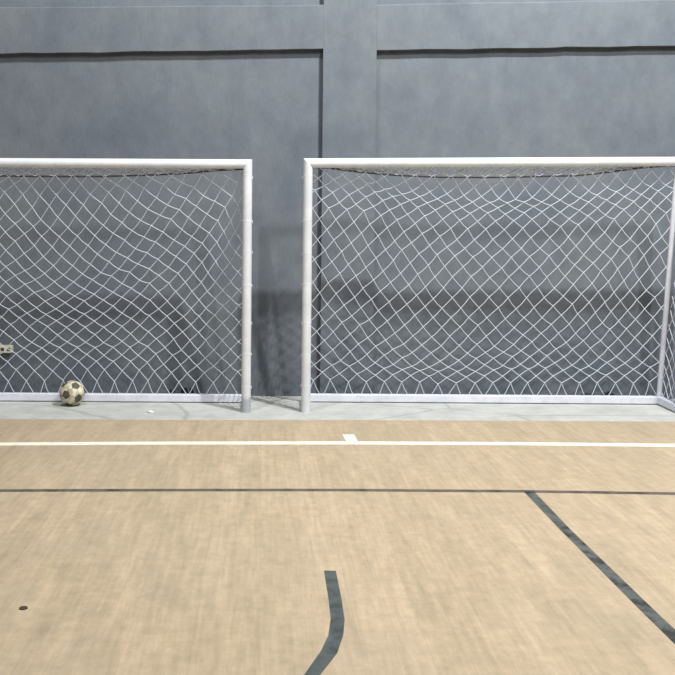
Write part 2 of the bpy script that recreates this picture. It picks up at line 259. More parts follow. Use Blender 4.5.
LEFT_CORDS = [(0,1),(0,2),(0,29),(0,31),(1,30),(1,602),(1,603),(2,3),(2,604),(2,605),(3,4),(3,31),(3,32),(4,5),(4,606),(4,607),(5,6),(5,32),(5,33),(6,7),(6,608),(6,609),(7,8),(7,33),(7,34),(8,9),(8,610),(8,611),(9,10),(9,34),(9,35),(10,11),(10,612),(10,613),(11,12),(11,35),(11,36),(12,13),(12,614),(12,615),(13,14),(13,36),(13,37),(14,15),(14,616),(14,617),(15,16),(15,37),(15,38),(16,17),(16,618),(16,619),(17,18),(17,38),(17,39),(18,19),(18,620),(18,621),(19,20),(19,39),(19,40),(20,21),(20,622),(20,623),(21,22),(21,40),(21,41),(22,23),(22,624),(22,625),(23,24),(23,41),(23,42),(24,25),(24,626),(24,627),(25,26),(25,42),(25,43),(26,27),(26,628),(26,629),(27,28),(27,43),(27,58),(28,642),(29,30),(29,44),(29,520),(30,528),(30,542),(31,44),(31,45),(32,45),(32,46),(33,46),(33,47),(34,47),(34,48),(35,48),(35,49),(36,49),(36,50),(37,50),(37,51),(38,51),(38,52),(39,52),(39,53),(40,53),(40,54),(41,54),(41,55),(42,55),(42,56),(43,56),(43,57),(44,59),(44,73),(45,59),(45,60),(46,60),(46,61),(47,61),(47,62),(48,62),(48,63),(49,63),(49,64),(50,64),(50,65),(51,65),(51,66),(52,66),(52,67),(53,67),(53,68),(54,68),(54,69),(55,69),(55,70),(56,70),(56,71),(57,58),(57,71),(57,558),(59,72),(59,74),(60,74),(60,75),(61,75),(61,76),(62,76),(62,77),(63,77),(63,78),(64,78),(64,79),(65,79),(65,80),(66,80),(66,81),(67,81),(67,82),(68,82),(68,83),(69,83),(69,84),(70,84),(70,85),(71,85),(71,86),(72,73),(72,88),(72,90),(73,89),(73,520),(74,90),(74,91),(75,91),(75,92),(76,92),(76,93),(77,93),(77,94),(78,94),(78,95),(79,95),(79,96),(80,96),(80,97),(81,97),(81,98),(82,98),(82,99),(83,99),(83,100),(84,100),(84,101),(85,101),(85,102),(86,87),(86,102),(86,557),(88,89),(88,103),(88,119),(89,499),(89,513),(90,103),(90,104),(91,104),(91,105),(92,105),(92,106),(93,106),(93,107),(94,107),(94,108),(95,108),(95,109),(96,109),(96,110),(97,110),(97,111),(98,111),(98,112),(99,112),(99,113),(100,113),(100,114),(101,114),(101,115),(102,115),(102,116),(103,118),(103,120),(104,120),(104,121),(105,121),(105,122),(106,122),(106,123),(107,123),(107,124),(108,124),(108,125),(109,125),(109,126),(110,126),(110,127),(111,127),(111,128),(112,128),(112,129),(113,129),(113,130),(114,130),(114,131),(115,131),(115,132),(116,117),(116,132),(116,556),(118,119),(118,133),(118,477),(119,485),(119,499),(120,133),(120,134),(121,134),(121,135),(122,135),(122,136),(123,136),(123,137),(124,137),(124,138),(125,138),(125,139),(126,139),(126,140),(127,140),(127,141),(128,141),(128,142),(129,142),(129,143),(130,143),(130,144),(131,144),(131,145),(132,145),(132,146),(133,148),(133,162),(134,148),(134,149),(135,149),(135,150),(136,150),(136,151),(137,151),(137,152),(138,152),(138,153),(139,153),(139,154),(140,154),(140,155),(141,155),(141,156),(142,156),(142,157),(143,157),(143,158),(144,158),(144,159),(145,159),(145,160),(146,147),(146,160),(146,555),(148,161),(148,163),(149,163),(149,164),(150,164),(150,165),(151,165),(151,166),(152,166),(152,167),(153,167),(153,168),(154,168),(154,169),(155,169),(155,170),(156,170),(156,171),(157,171),(157,172),(158,172),(158,173),(159,173),(159,174),(160,174),(160,175),(161,162),(161,177),(161,191),(162,464),(162,477),(163,177),(163,178),(164,178),(164,179),(165,179),(165,180),(166,180),(166,181),(167,181),(167,182),(168,182),(168,183),(169,183),(169,184),(170,184),(170,185),(171,185),(171,186),(172,186),(172,187),(173,187),(173,188),(174,188),(174,189),(175,176),(175,189),(175,205),(177,190),(177,192),(178,192),(178,193),(179,193),(179,194),(180,194),(180,195),(181,195),(181,196),(182,196),(182,197),(183,197),(183,198),(184,198),(184,199),(185,199),(185,200),(186,200),(186,201),(187,201),(187,202),(188,202),(188,203),(189,203),(189,204),(190,191),(190,206),(190,220),(191,449),(191,464),(192,206),(192,207),(193,207),(193,208),(194,208),(194,209),(195,209),(195,210),(196,210),(196,211),(197,211),(197,212),(198,212),(198,213),(199,213),(199,214),(200,214),(200,215),(201,215),(201,216),(202,216),(202,217),(203,217),(203,218),(204,205),(204,218),(204,234),(206,219),(206,221),(207,221),(207,222),(208,222),(208,223),(209,223),(209,224),(210,224),(210,225),(211,225),(211,226),(212,226),(212,227),(213,227),(213,228),(214,228),(214,229),(215,229),(215,230),(216,230),(216,231),(217,231),(217,232),(218,232),(218,233),(219,220),(219,235),(219,251),(220,434),(220,449),(221,235),(221,236),(222,236),(222,237),(223,237),(223,238),(224,238),(224,239),(225,239),(225,240),(226,240),(226,241),(227,241),(227,242),(228,242),(228,243),(229,243),(229,244),(230,244),(230,245),(231,245),(231,246),(232,246),(232,247),(233,234),(233,247),(233,248),(234,553),(234,554),(235,250),(235,252),(236,252),(236,253),(237,253),(237,254),(238,254),(238,255),(239,255),(239,256),(240,256),(240,257),(241,257),(241,258),(242,258),(242,259),(243,259),(243,260),(244,260),(244,261),(245,261),(245,262),(246,262),(246,263),(247,263),(247,264),(248,249),(248,264),(248,552),(250,251),(250,265),(250,281),(251,419),(251,434),(252,265),(252,266),(253,266),(253,267),(254,267),(254,268),(255,268),(255,269),(256,269),(256,270),(257,270),(257,271),(258,271),(258,272),(259,272),(259,273),(260,273),(260,274),(261,274),(261,275),(262,275),(262,276),(263,276),(263,277),(264,277),(264,278),(265,280),(265,282),(266,282),(266,283),(267,283),(267,284),(268,284),(268,285),(269,285),(269,286),(270,286),(270,287),(271,287),(271,288),(272,288),(272,289),(273,289),(273,290),(274,290),(274,291),(275,291),(275,292),(276,292),(276,293),(277,293),(277,294),(278,279),(278,294),(278,551),(280,281),(280,295),(280,311),(281,405),(281,419),(282,295),(282,296),(283,296),(283,297),(284,297),(284,298),(285,298),(285,299),(286,299),(286,300),(287,300),(287,301),(288,301),(288,302),(289,302),(289,303),(290,303),(290,304),(291,304),(291,305),(292,305),(292,306),(293,306),(293,307),(294,307),(294,308),(295,310),(295,312),(296,312),(296,313),(297,313),(297,314),(298,314),(298,315),(299,315),(299,316),(300,316),(300,317),(301,317),(301,318),(302,318),(302,319),(303,319),(303,320),(304,320),(304,321),(305,321),(305,322),(306,322),(306,323),(307,323),(307,324),(308,309),(308,324),(308,550),(310,311),(310,325),(310,341),(311,390),(311,405),(312,325),(312,326),(313,326),(313,327),(314,327),(314,328),(315,328),(315,329),(316,329),(316,330),(317,330),(317,331),(318,331),(318,332),(319,332),(319,333),(320,333),(320,334),(321,334),(321,335),(322,335),(322,336),(323,336),(323,337),(324,337),(324,338),(325,340),(325,342),(326,342),(326,343),(327,343),(327,344),(328,344),(328,345),(329,345),(329,346),(330,346),(330,347),(331,347),(331,348),(332,348),(332,349),(333,349),(333,350),(334,350),(334,351),(335,351),(335,352),(336,352),(336,353),(337,353),(337,354),(338,339),(338,354),(338,549),(340,341),(340,355),(340,366),(341,367),(341,390),(342,355),(342,356),(343,356),(343,357),(344,357),(344,358),(345,358),(345,359),(346,359),(346,360),(347,360),(347,361),(348,361),(348,362),(349,362),(349,363),(350,363),(350,364),(351,364),(351,365),(352,365),(352,559),(353,560),(353,561),(354,562),(354,563),(355,564),(355,565),(356,566),(356,567),(357,568),(357,569),(358,570),(358,571),(359,572),(359,573),(360,574),(360,575),(361,576),(361,577),(362,578),(362,579),(363,580),(363,581),(364,582),(364,583),(365,584),(365,585),(366,367),(366,586),(366,587),(367,368),(367,382),(368,369),(368,588),(368,589),(369,370),(369,382),(369,383),(370,371),(370,590),(370,591),(371,372),(371,383),(371,384),(372,373),(372,592),(372,593),(373,374),(373,384),(373,385),(374,375),(374,594),(374,595),(375,376),(375,385),(375,386),(376,377),(376,596),(376,597),(377,378),(377,386),(377,387),(378,379),(378,598),(378,599),(379,380),(379,387),(379,388),(380,381),(380,600),(380,601),(382,390),(382,391),(383,391),(383,392),(384,392),(384,393),(385,393),(385,394),(386,394),(386,395),(387,395),(387,396),(388,389),(388,396),(388,397),(390,398),(391,398),(391,399),(392,399),(392,400),(393,400),(393,401),(394,401),(394,402),(395,402),(395,403),(396,403),(396,404),(398,405),(398,406),(399,406),(399,407),(400,407),(400,408),(401,408),(401,409),(402,409),(402,410),(403,410),(403,411),(404,411),(405,412),(406,412),(406,413),(407,413),(407,414),(408,414),(408,415),(409,415),(409,416),(410,416),(410,417),(411,417),(411,418),(412,419),(412,420),(413,420),(413,421),(414,421),(414,422),(415,422),(415,423),(416,423),(416,424),(417,424),(417,425),(419,427),(420,427),(420,428),(421,428),(421,429),(422,429),(422,430),(423,430),(423,431),(424,431),(424,432),(425,426),(425,432),(425,433),(427,434),(427,435),(428,435),(428,436),(429,436),(429,437),(430,437),(430,438),(431,438),(431,439),(432,439),(432,440),(434,442),(435,442),(435,443),(436,443),(436,444),(437,444),(437,445),(438,445),(438,446),(439,446),(439,447),(440,441),(440,447),(440,448),(442,449),(442,450),(443,450),(443,451),(444,451),(444,452),(445,452),(445,453),(446,453),(446,454),(447,454),(447,455),(449,457),(450,457),(450,458),(451,458),(451,459),(452,459),(452,460),(453,460),(453,461),(454,461),(454,462),(455,456),(455,462),(455,463),(457,464),(457,465),(458,465),(458,466),(459,466),(459,467),(460,467),(460,468),(461,468),(461,469),(462,469),(462,470),(464,471),(465,471),(465,472),(466,472),(466,473),(467,473),(467,474),(468,474),(468,475),(469,475),(469,476),(470,476),(471,477),(471,478),(472,478),(472,479),(473,479),(473,480),(474,480),(474,481),(475,481),(475,482),(476,482),(476,483),(477,485),(478,485),(478,486),(479,486),(479,487),(480,487),(480,488),(481,488),(481,489),(482,489),(482,490),(483,484),(483,490),(483,491),(485,492),(486,492),(486,493),(487,493),(487,494),(488,494),(488,495),(489,495),(489,496),(490,496),(490,497),(492,499),(492,500),(493,500),(493,501),(494,501),(494,502),(495,502),(495,503),(496,503),(496,504),(497,498),(497,504),(497,505),(499,506),(500,506),(500,507),(501,507),(501,508),(502,508),(502,509),(503,509),(503,510),(504,510),(504,511),(506,513),(506,514),(507,514),(507,515),(508,515),(508,516),(509,516),(509,517),(510,517),(510,518),(511,512),(511,518),(511,519),(513,520),(513,521),(514,521),(514,522),(515,522),(515,523),(516,523),(516,524),(517,524),(517,525),(518,525),(518,526),(520,528),(521,528),(521,529),(522,529),(522,530),(523,530),(523,531),(524,531),(524,532),(525,532),(525,533),(526,527),(526,533),(526,534),(528,535),(529,535),(529,536),(530,536),(530,537),(531,537),(531,538),(532,538),(532,539),(533,539),(533,540),(535,542),(535,543),(536,543),(536,544),(537,544),(537,545),(538,545),(538,546),(539,546),(539,547),(540,541),(540,547),(540,548),(542,630),(542,631),(543,632),(543,633),(544,634),(544,635),(545,636),(545,637),(546,638),(546,639),(547,640),(547,641)]
LEFT_ROPE = [(-3198,7457,1994),(-3114,7458,1990),(-3029,7460,1986),(-2944,7461,1980),(-2859,7463,1974),(-2774,7465,1968),(-2690,7466,1962),(-2605,7467,1959),(-2519,7468,1957),(-2434,7469,1954),(-2349,7470,1952),(-2263,7470,1950),(-2178,7471,1948),(-2092,7471,1948),(-2007,7472,1947),(-1921,7472,1947),(-1836,7472,1947),(-1750,7472,1947),(-1665,7472,1947),(-1579,7472,1948),(-1493,7471,1948),(-1408,7471,1949),(-1322,7471,1950),(-1236,7470,1953),(-1150,7469,1956),(-1065,7468,1959),(-979,7467,1963),(-893,7466,1966),(-808,7465,1970),(-722,7464,1975),(-637,7462,1979),(-551,7460,1988),(-465,7458,1997),(-380,7456,2005),(-295,7454,2010),(-209,7453,2015),(-124,7452,2018)]
RIGHT_NODES = [(535,7832,269),(456,7844,194),(605,7844,202),(686,7836,256),(766,7849,182),(838,7839,253),(922,7849,183),(1001,7841,244),(1081,7850,187),(1153,7841,249),(1233,7851,183),(1310,7843,242),(1392,7851,184),(1472,7844,238),(1553,7854,167),(1626,7846,225),(1713,7852,179),(1797,7846,233),(1878,7852,179),(1957,7844,244),(2034,7852,184),(2116,7844,242),(2190,7851,185),(2264,7843,249),(2339,7851,186),(2410,7843,247),(2489,7851,185),(2559,7842,248),(2637,7850,186),(2720,7843,236),(2794,7850,187),(2876,7840,251),(2949,7849,189),(3022,7837,259),(3108,7847,189),(3181,7836,256),(3265,7846,187),(3334,7833,262),(3402,7842,199),(460,7818,335),(390,7826,276),(615,7822,333),(769,7827,323),(921,7832,301),(1073,7833,305),(1236,7836,295),(1389,7838,287),(1551,7839,281),(1715,7839,282),(1877,7839,283),(2035,7837,298),(2193,7836,306),(2339,7835,307),(2488,7833,317),(2643,7835,300),(2793,7833,304),(2941,7832,298),(3101,7828,313),(3255,7825,315),(3398,7818,334),(3475,7826,267),(539,7809,402),(692,7817,376),(844,7821,368),(995,7825,355),(1154,7828,341),(1317,7832,326),(1469,7833,320),(1638,7834,322),(1793,7834,325),(1954,7831,344),(2116,7832,338),(2266,7830,350),(2419,7829,354),(2565,7826,366),(2717,7827,347),(2863,7827,340),(3021,7820,373),(3176,7818,368),(3326,7813,376),(470,7792,480),(394,7799,418),(621,7799,472),(774,7805,456),(920,7812,431),(1073,7815,425),(1232,7820,403),(1395,7825,376),(1564,7827,374),(1726,7826,382),(1878,7824,400),(2029,7823,404),(2193,7821,419),(2346,7820,420),(2494,7818,428),(2642,7818,420),(2793,7816,417),(2947,7814,419),(3094,7810,427),(3248,7804,438),(3392,7796,454),(3467,7805,382),(546,7782,555),(692,7789,542),(843,7796,523),(993,7802,504),(1145,7808,478),(1315,7815,449),(1481,7816,447),(1643,7818,439),(1800,7817,446),(1955,7816,454),(2113,7816,458),(2265,7813,472),(2422,7811,480),(2569,7808,491),(2711,7806,489),(2865,7802,500),(3017,7799,503),(3167,7794,511),(3316,7786,525),(479,7764,634),(402,7772,563),(621,7771,632),(770,7779,613),(923,7788,580),(1079,7795,560),(1238,7802,525),(1396,7805,517),(1567,7808,510),(1724,7808,515),(1878,7806,526),(2030,7808,510),(2197,7805,527),(2355,7801,553),(2507,7799,556),(2651,7798,548),(2799,7793,567),(2949,7790,569),(3096,7783,589),(3239,7776,598),(3388,7766,616),(3454,7776,534),(548,7753,713),(696,7759,716),(849,7767,695),(1001,7778,656),(1157,7786,621),(1316,7792,598),(1480,7795,589),(1638,7795,597),(1797,7795,599),(1954,7795,600),(2106,7796,593),(2274,7792,614),(2429,7788,630),(2579,7786,631),(2728,7784,632),(2866,7779,647),(3019,7771,671),(3160,7765,676),(3305,7758,685),(491,7734,799),(405,7743,712),(632,7741,799),(778,7751,773),(931,7761,741),(1088,7767,729),(1240,7775,696),(1402,7780,680),(1564,7782,676),(1724,7783,680),(1878,7780,697),(2033,7784,675),(2193,7783,677),(2359,7778,695),(2511,7774,709),(2666,7771,713),(2811,7767,721),(2951,7763,727),(3088,7755,746),(3229,7747,761),(3376,7735,780),(3442,7747,691),(564,7723,876),(709,7731,868),(856,7740,845),(1008,7749,820),(1163,7756,802),(1325,7762,783),(1485,7767,763),(1640,7768,764),(1793,7769,765),(1951,7769,763),(2111,7770,754),(2272,7767,766),(2428,7766,767),(2592,7759,792),(2731,7755,803),(2882,7749,817),(3015,7743,828),(3155,7736,837),(3297,7726,854),(498,7699,977),(421,7712,882),(638,7708,969),(799,7721,939),(944,7729,921),(1097,7737,898),(1252,7743,879),(1410,7750,858),(1558,7753,846),(1722,7754,847),(1878,7754,852),(2045,7754,853),(2199,7754,844),(2351,7751,858),(2516,7746,872),(2679,7740,890),(2820,7733,908),(2955,7729,909),(3086,7722,923),(3224,7714,935),(3371,7701,957),(3433,7713,866),(438,7677,1064),(367,7679,994),(568,7686,1061),(721,7695,1052),(867,7707,1017),(1018,7717,992),(1177,7723,976),(1332,7730,958),(1478,7738,927),(1643,7737,938),(1793,7737,945),(1959,7736,946),(2122,7737,941),(2281,7736,942),(2433,7733,946),(2595,7728,958),(2747,7721,981),(2890,7714,999),(3024,7710,997),(3156,7702,1011),(3293,7694,1016),(3437,7678,1038),(3475,7681,999),(506,7660,1168),(665,7673,1145),(803,7683,1124),(956,7695,1089),(1103,7704,1068),(1261,7711,1048),(1405,7716,1031),(1562,7720,1024),(1722,7721,1025),(1874,7720,1030),(2042,7720,1029),(2211,7719,1030),(2366,7716,1038),(2513,7716,1028),(2673,7706,1062),(2830,7700,1072),(2967,7693,1090),(3097,7687,1098),(3224,7679,1110),(3367,7668,1123),(444,7636,1262),(367,7639,1184),(593,7649,1245),(736,7660,1222),(886,7671,1195),(1035,7681,1166),(1186,7688,1148),(1333,7693,1140),(1481,7699,1118),(1633,7701,1119),(1792,7700,1124),(1954,7703,1115),(2115,7700,1122),(2292,7697,1132),(2441,7697,1125),(2595,7693,1132),(2749,7683,1166),(2892,7676,1180),(3034,7668,1198),(3167,7663,1199),(3298,7653,1215),(3432,7642,1217),(3475,7647,1162),(533,7625,1342),(675,7633,1334),(821,7644,1308),(971,7654,1281),(1120,7662,1260),(1264,7670,1238),(1420,7676,1220),(1560,7680,1211),(1719,7681,1209),(1884,7682,1207),(2050,7684,1199),(2199,7682,1206),(2370,7679,1210),(2524,7677,1211),(2667,7670,1232),(2822,7663,1247),(2971,7651,1283),(3114,7641,1307),(3240,7633,1320),(3371,7623,1330),(468,7601,1432),(393,7613,1347),(606,7608,1431),(752,7619,1406),(897,7628,1385),(1048,7640,1351),(1186,7643,1350),(1335,7652,1319),(1489,7656,1310),(1641,7660,1302),(1798,7663,1293),(1957,7663,1290),(2123,7663,1291),(2277,7660,1299),(2442,7656,1308),(2591,7654,1305),(2733,7649,1319),(2896,7640,1342),(3032,7626,1385),(3179,7618,1398),(3304,7611,1406),(3434,7603,1400),(3475,7606,1363),(544,7586,1518),(688,7594,1506),(837,7602,1489),(980,7611,1467),(1122,7624,1425),(1265,7629,1412),(1421,7637,1389),(1569,7641,1376),(1723,7645,1366),(1885,7646,1363),(2045,7645,1365),(2202,7644,1369),(2361,7642,1371),(2521,7638,1381),(2661,7632,1394),(2807,7624,1418),(2964,7615,1438),(3109,7607,1457),(3251,7596,1484),(3369,7592,1475),(479,7563,1608),(404,7576,1525),(617,7569,1602),(771,7578,1584),(905,7585,1564),(1054,7595,1538),(1196,7606,1504),(1351,7611,1490),(1503,7618,1468),(1649,7626,1441),(1797,7627,1439),(1954,7626,1444),(2120,7624,1450),(2273,7620,1461),(2435,7619,1462),(2589,7615,1469),(2736,7606,1496),(2890,7600,1509),(3029,7589,1542),(3174,7580,1561),(3309,7571,1584),(3435,7565,1576),(3475,7574,1514),(419,7540,1697),(367,7547,1641),(555,7545,1698),(709,7551,1687),(851,7556,1678),(996,7568,1639),(1132,7580,1603),(1289,7589,1576),(1439,7598,1545),(1590,7602,1535),(1734,7603,1532),(1887,7604,1531),(2044,7604,1528),(2199,7600,1542),(2357,7600,1539),(2515,7594,1557),(2662,7588,1574),(2809,7580,1596),(2957,7571,1622),(3103,7563,1639),(3245,7555,1661),(3381,7546,1677),(494,7527,1765),(643,7536,1744),(780,7542,1731),(931,7549,1713),(1066,7557,1687),(1218,7569,1650),(1364,7573,1638),(1518,7581,1612),(1662,7584,1604),(1813,7587,1595),(1963,7586,1599),(2116,7584,1604),(2269,7580,1617),(2422,7580,1615),(2580,7576,1623),(2734,7568,1648),(2879,7563,1656),(3028,7549,1703),(3168,7543,1716),(3301,7536,1732),(436,7508,1844),(367,7516,1787),(585,7515,1827),(722,7521,1810),(862,7527,1793),(1006,7536,1765),(1156,7546,1733),(1301,7553,1710),(1451,7560,1688),(1596,7565,1675),(1746,7568,1663),(1891,7567,1668),(2041,7570,1659),(2199,7566,1670),(2347,7563,1680),(2499,7562,1677),(2658,7556,1694),(2807,7550,1714),(2953,7540,1743),(3102,7531,1771),(3236,7525,1788),(3367,7517,1806),(3435,7529,1742),(517,7500,1884),(653,7504,1876),(794,7512,1850),(937,7518,1832),(1085,7528,1798),(1235,7538,1767),(1378,7544,1747),(1529,7548,1736),(1674,7555,1712),(1823,7556,1710),(1974,7556,1711),(2117,7556,1707),(2271,7552,1723),(2416,7548,1733),(2570,7547,1735),(2728,7538,1763),(2873,7531,1782),(3018,7523,1808),(3157,7516,1829),(3291,7507,1858),(462,7486,1944),(379,7496,1888),(592,7489,1934),(730,7494,1917),(870,7500,1900),(1020,7512,1857),(1167,7524,1817),(1313,7529,1799),(1461,7535,1781),(1608,7539,1770),(1760,7542,1758),(1903,7544,1753),(2048,7544,1752),(2188,7542,1759),(2336,7540,1762),(2489,7535,1779),(2652,7529,1796),(2792,7522,1821),(2948,7513,1850),(3085,7507,1867),(3225,7499,1894),(3348,7495,1907),(3424,7500,1876),(519,7475,1993),(658,7479,1977),(800,7485,1956),(946,7496,1917),(1097,7506,1880),(1249,7517,1844),(1395,7520,1837),(1538,7524,1822),(1681,7528,1811),(1828,7530,1803),(1977,7534,1788),(2114,7536,1781),(2254,7531,1799),(2412,7524,1822),(2561,7517,1845),(2716,7512,1858),(2866,7505,1883),(3015,7498,1905),(3150,7490,1934),(3286,7483,1959),(1186,7494,1929),(1331,7499,1909),(1474,7502,1903),(1623,7505,1893),(1760,7508,1881),(1907,7511,1870),(2046,7512,1868),(2187,7510,1875),(2329,7506,1888),(2485,7498,1914),(2628,7493,1930),(2782,7487,1952),(2935,7479,1981),(3079,7472,2008),(3214,7467,2027),(3356,7466,2053),(3420,7478,1974),(382,7472,2002),(367,7475,1988),(367,7493,1902),(367,7497,1883),(367,7522,1763),(367,7562,1575),(367,7582,1480),(367,7603,1381),(367,7615,1325),(367,7641,1177),(367,7685,965),(367,7716,820),(367,7726,771),(367,7747,670),(367,7761,602),(367,7776,527),(367,7792,445),(367,7803,390),(367,7822,295),(367,7831,251),(3475,7488,1922),(3475,7491,1910),(3475,7506,1837),(3475,7517,1788),(3475,7533,1714),(3475,7551,1632),(3475,7589,1442),(3475,7621,1289),(3475,7661,1095),(3475,7695,928),(3475,7716,826),(3475,7733,740),(3475,7749,666),(3475,7769,562),(3475,7779,516),(3475,7802,393),(3475,7826,266),(465,7466,2037),(566,7466,2034),(598,7467,2027),(707,7470,2014),(736,7472,2008),(858,7474,1998),(841,7473,2002),(1044,7478,1983),(975,7477,1989),(1149,7480,1978),(1267,7481,1974),(1273,7481,1975),(1406,7483,1969),(1421,7483,1970),(1547,7485,1963),(1570,7483,1968),(1707,7485,1964),(1686,7485,1964),(1857,7484,1968),(1821,7483,1970),(2025,7483,1969),(1968,7483,1969),(2138,7482,1974),(2104,7483,1970),(2266,7481,1977),(2218,7481,1976),(2409,7479,1985),(2408,7479,1982),(2545,7477,1990),(2562,7479,1984),(2677,7476,1994),(2719,7473,2003),(2826,7470,2014),(2889,7467,2025),(2976,7466,2037),(3045,7466,2046),(3108,7466,2051),(3186,7466,2056),(3244,7466,2067),(3341,7466,2072),(3375,7466,2076),(367,7470,2013),(420,7466,2037),(3475,7472,2023),(414,7866,68),(515,7866,68),(552,7866,68),(675,7866,68),(733,7866,68),(808,7866,68),(879,7866,68),(980,7866,68),(1040,7866,68),(1156,7866,68),(1190,7866,68),(1292,7866,68),(1355,7866,68),(1439,7866,68),(1499,7866,68),(1600,7866,68),(1647,7866,68),(1760,7866,68),(1824,7866,68),(1949,7866,68),(1968,7866,68),(2108,7866,68),(2137,7866,68),(2240,7866,68),(2279,7866,68),(2402,7866,68),(2425,7866,68),(2563,7866,68),(2596,7866,68),(2695,7866,68),(2761,7866,68),(2846,7866,68),(2907,7866,68),(3026,7866,68),(3055,7866,68),(3182,7866,68),(3238,7866,68),(3336,7866,68),(3378,7866,68),(3475,7863,83)]
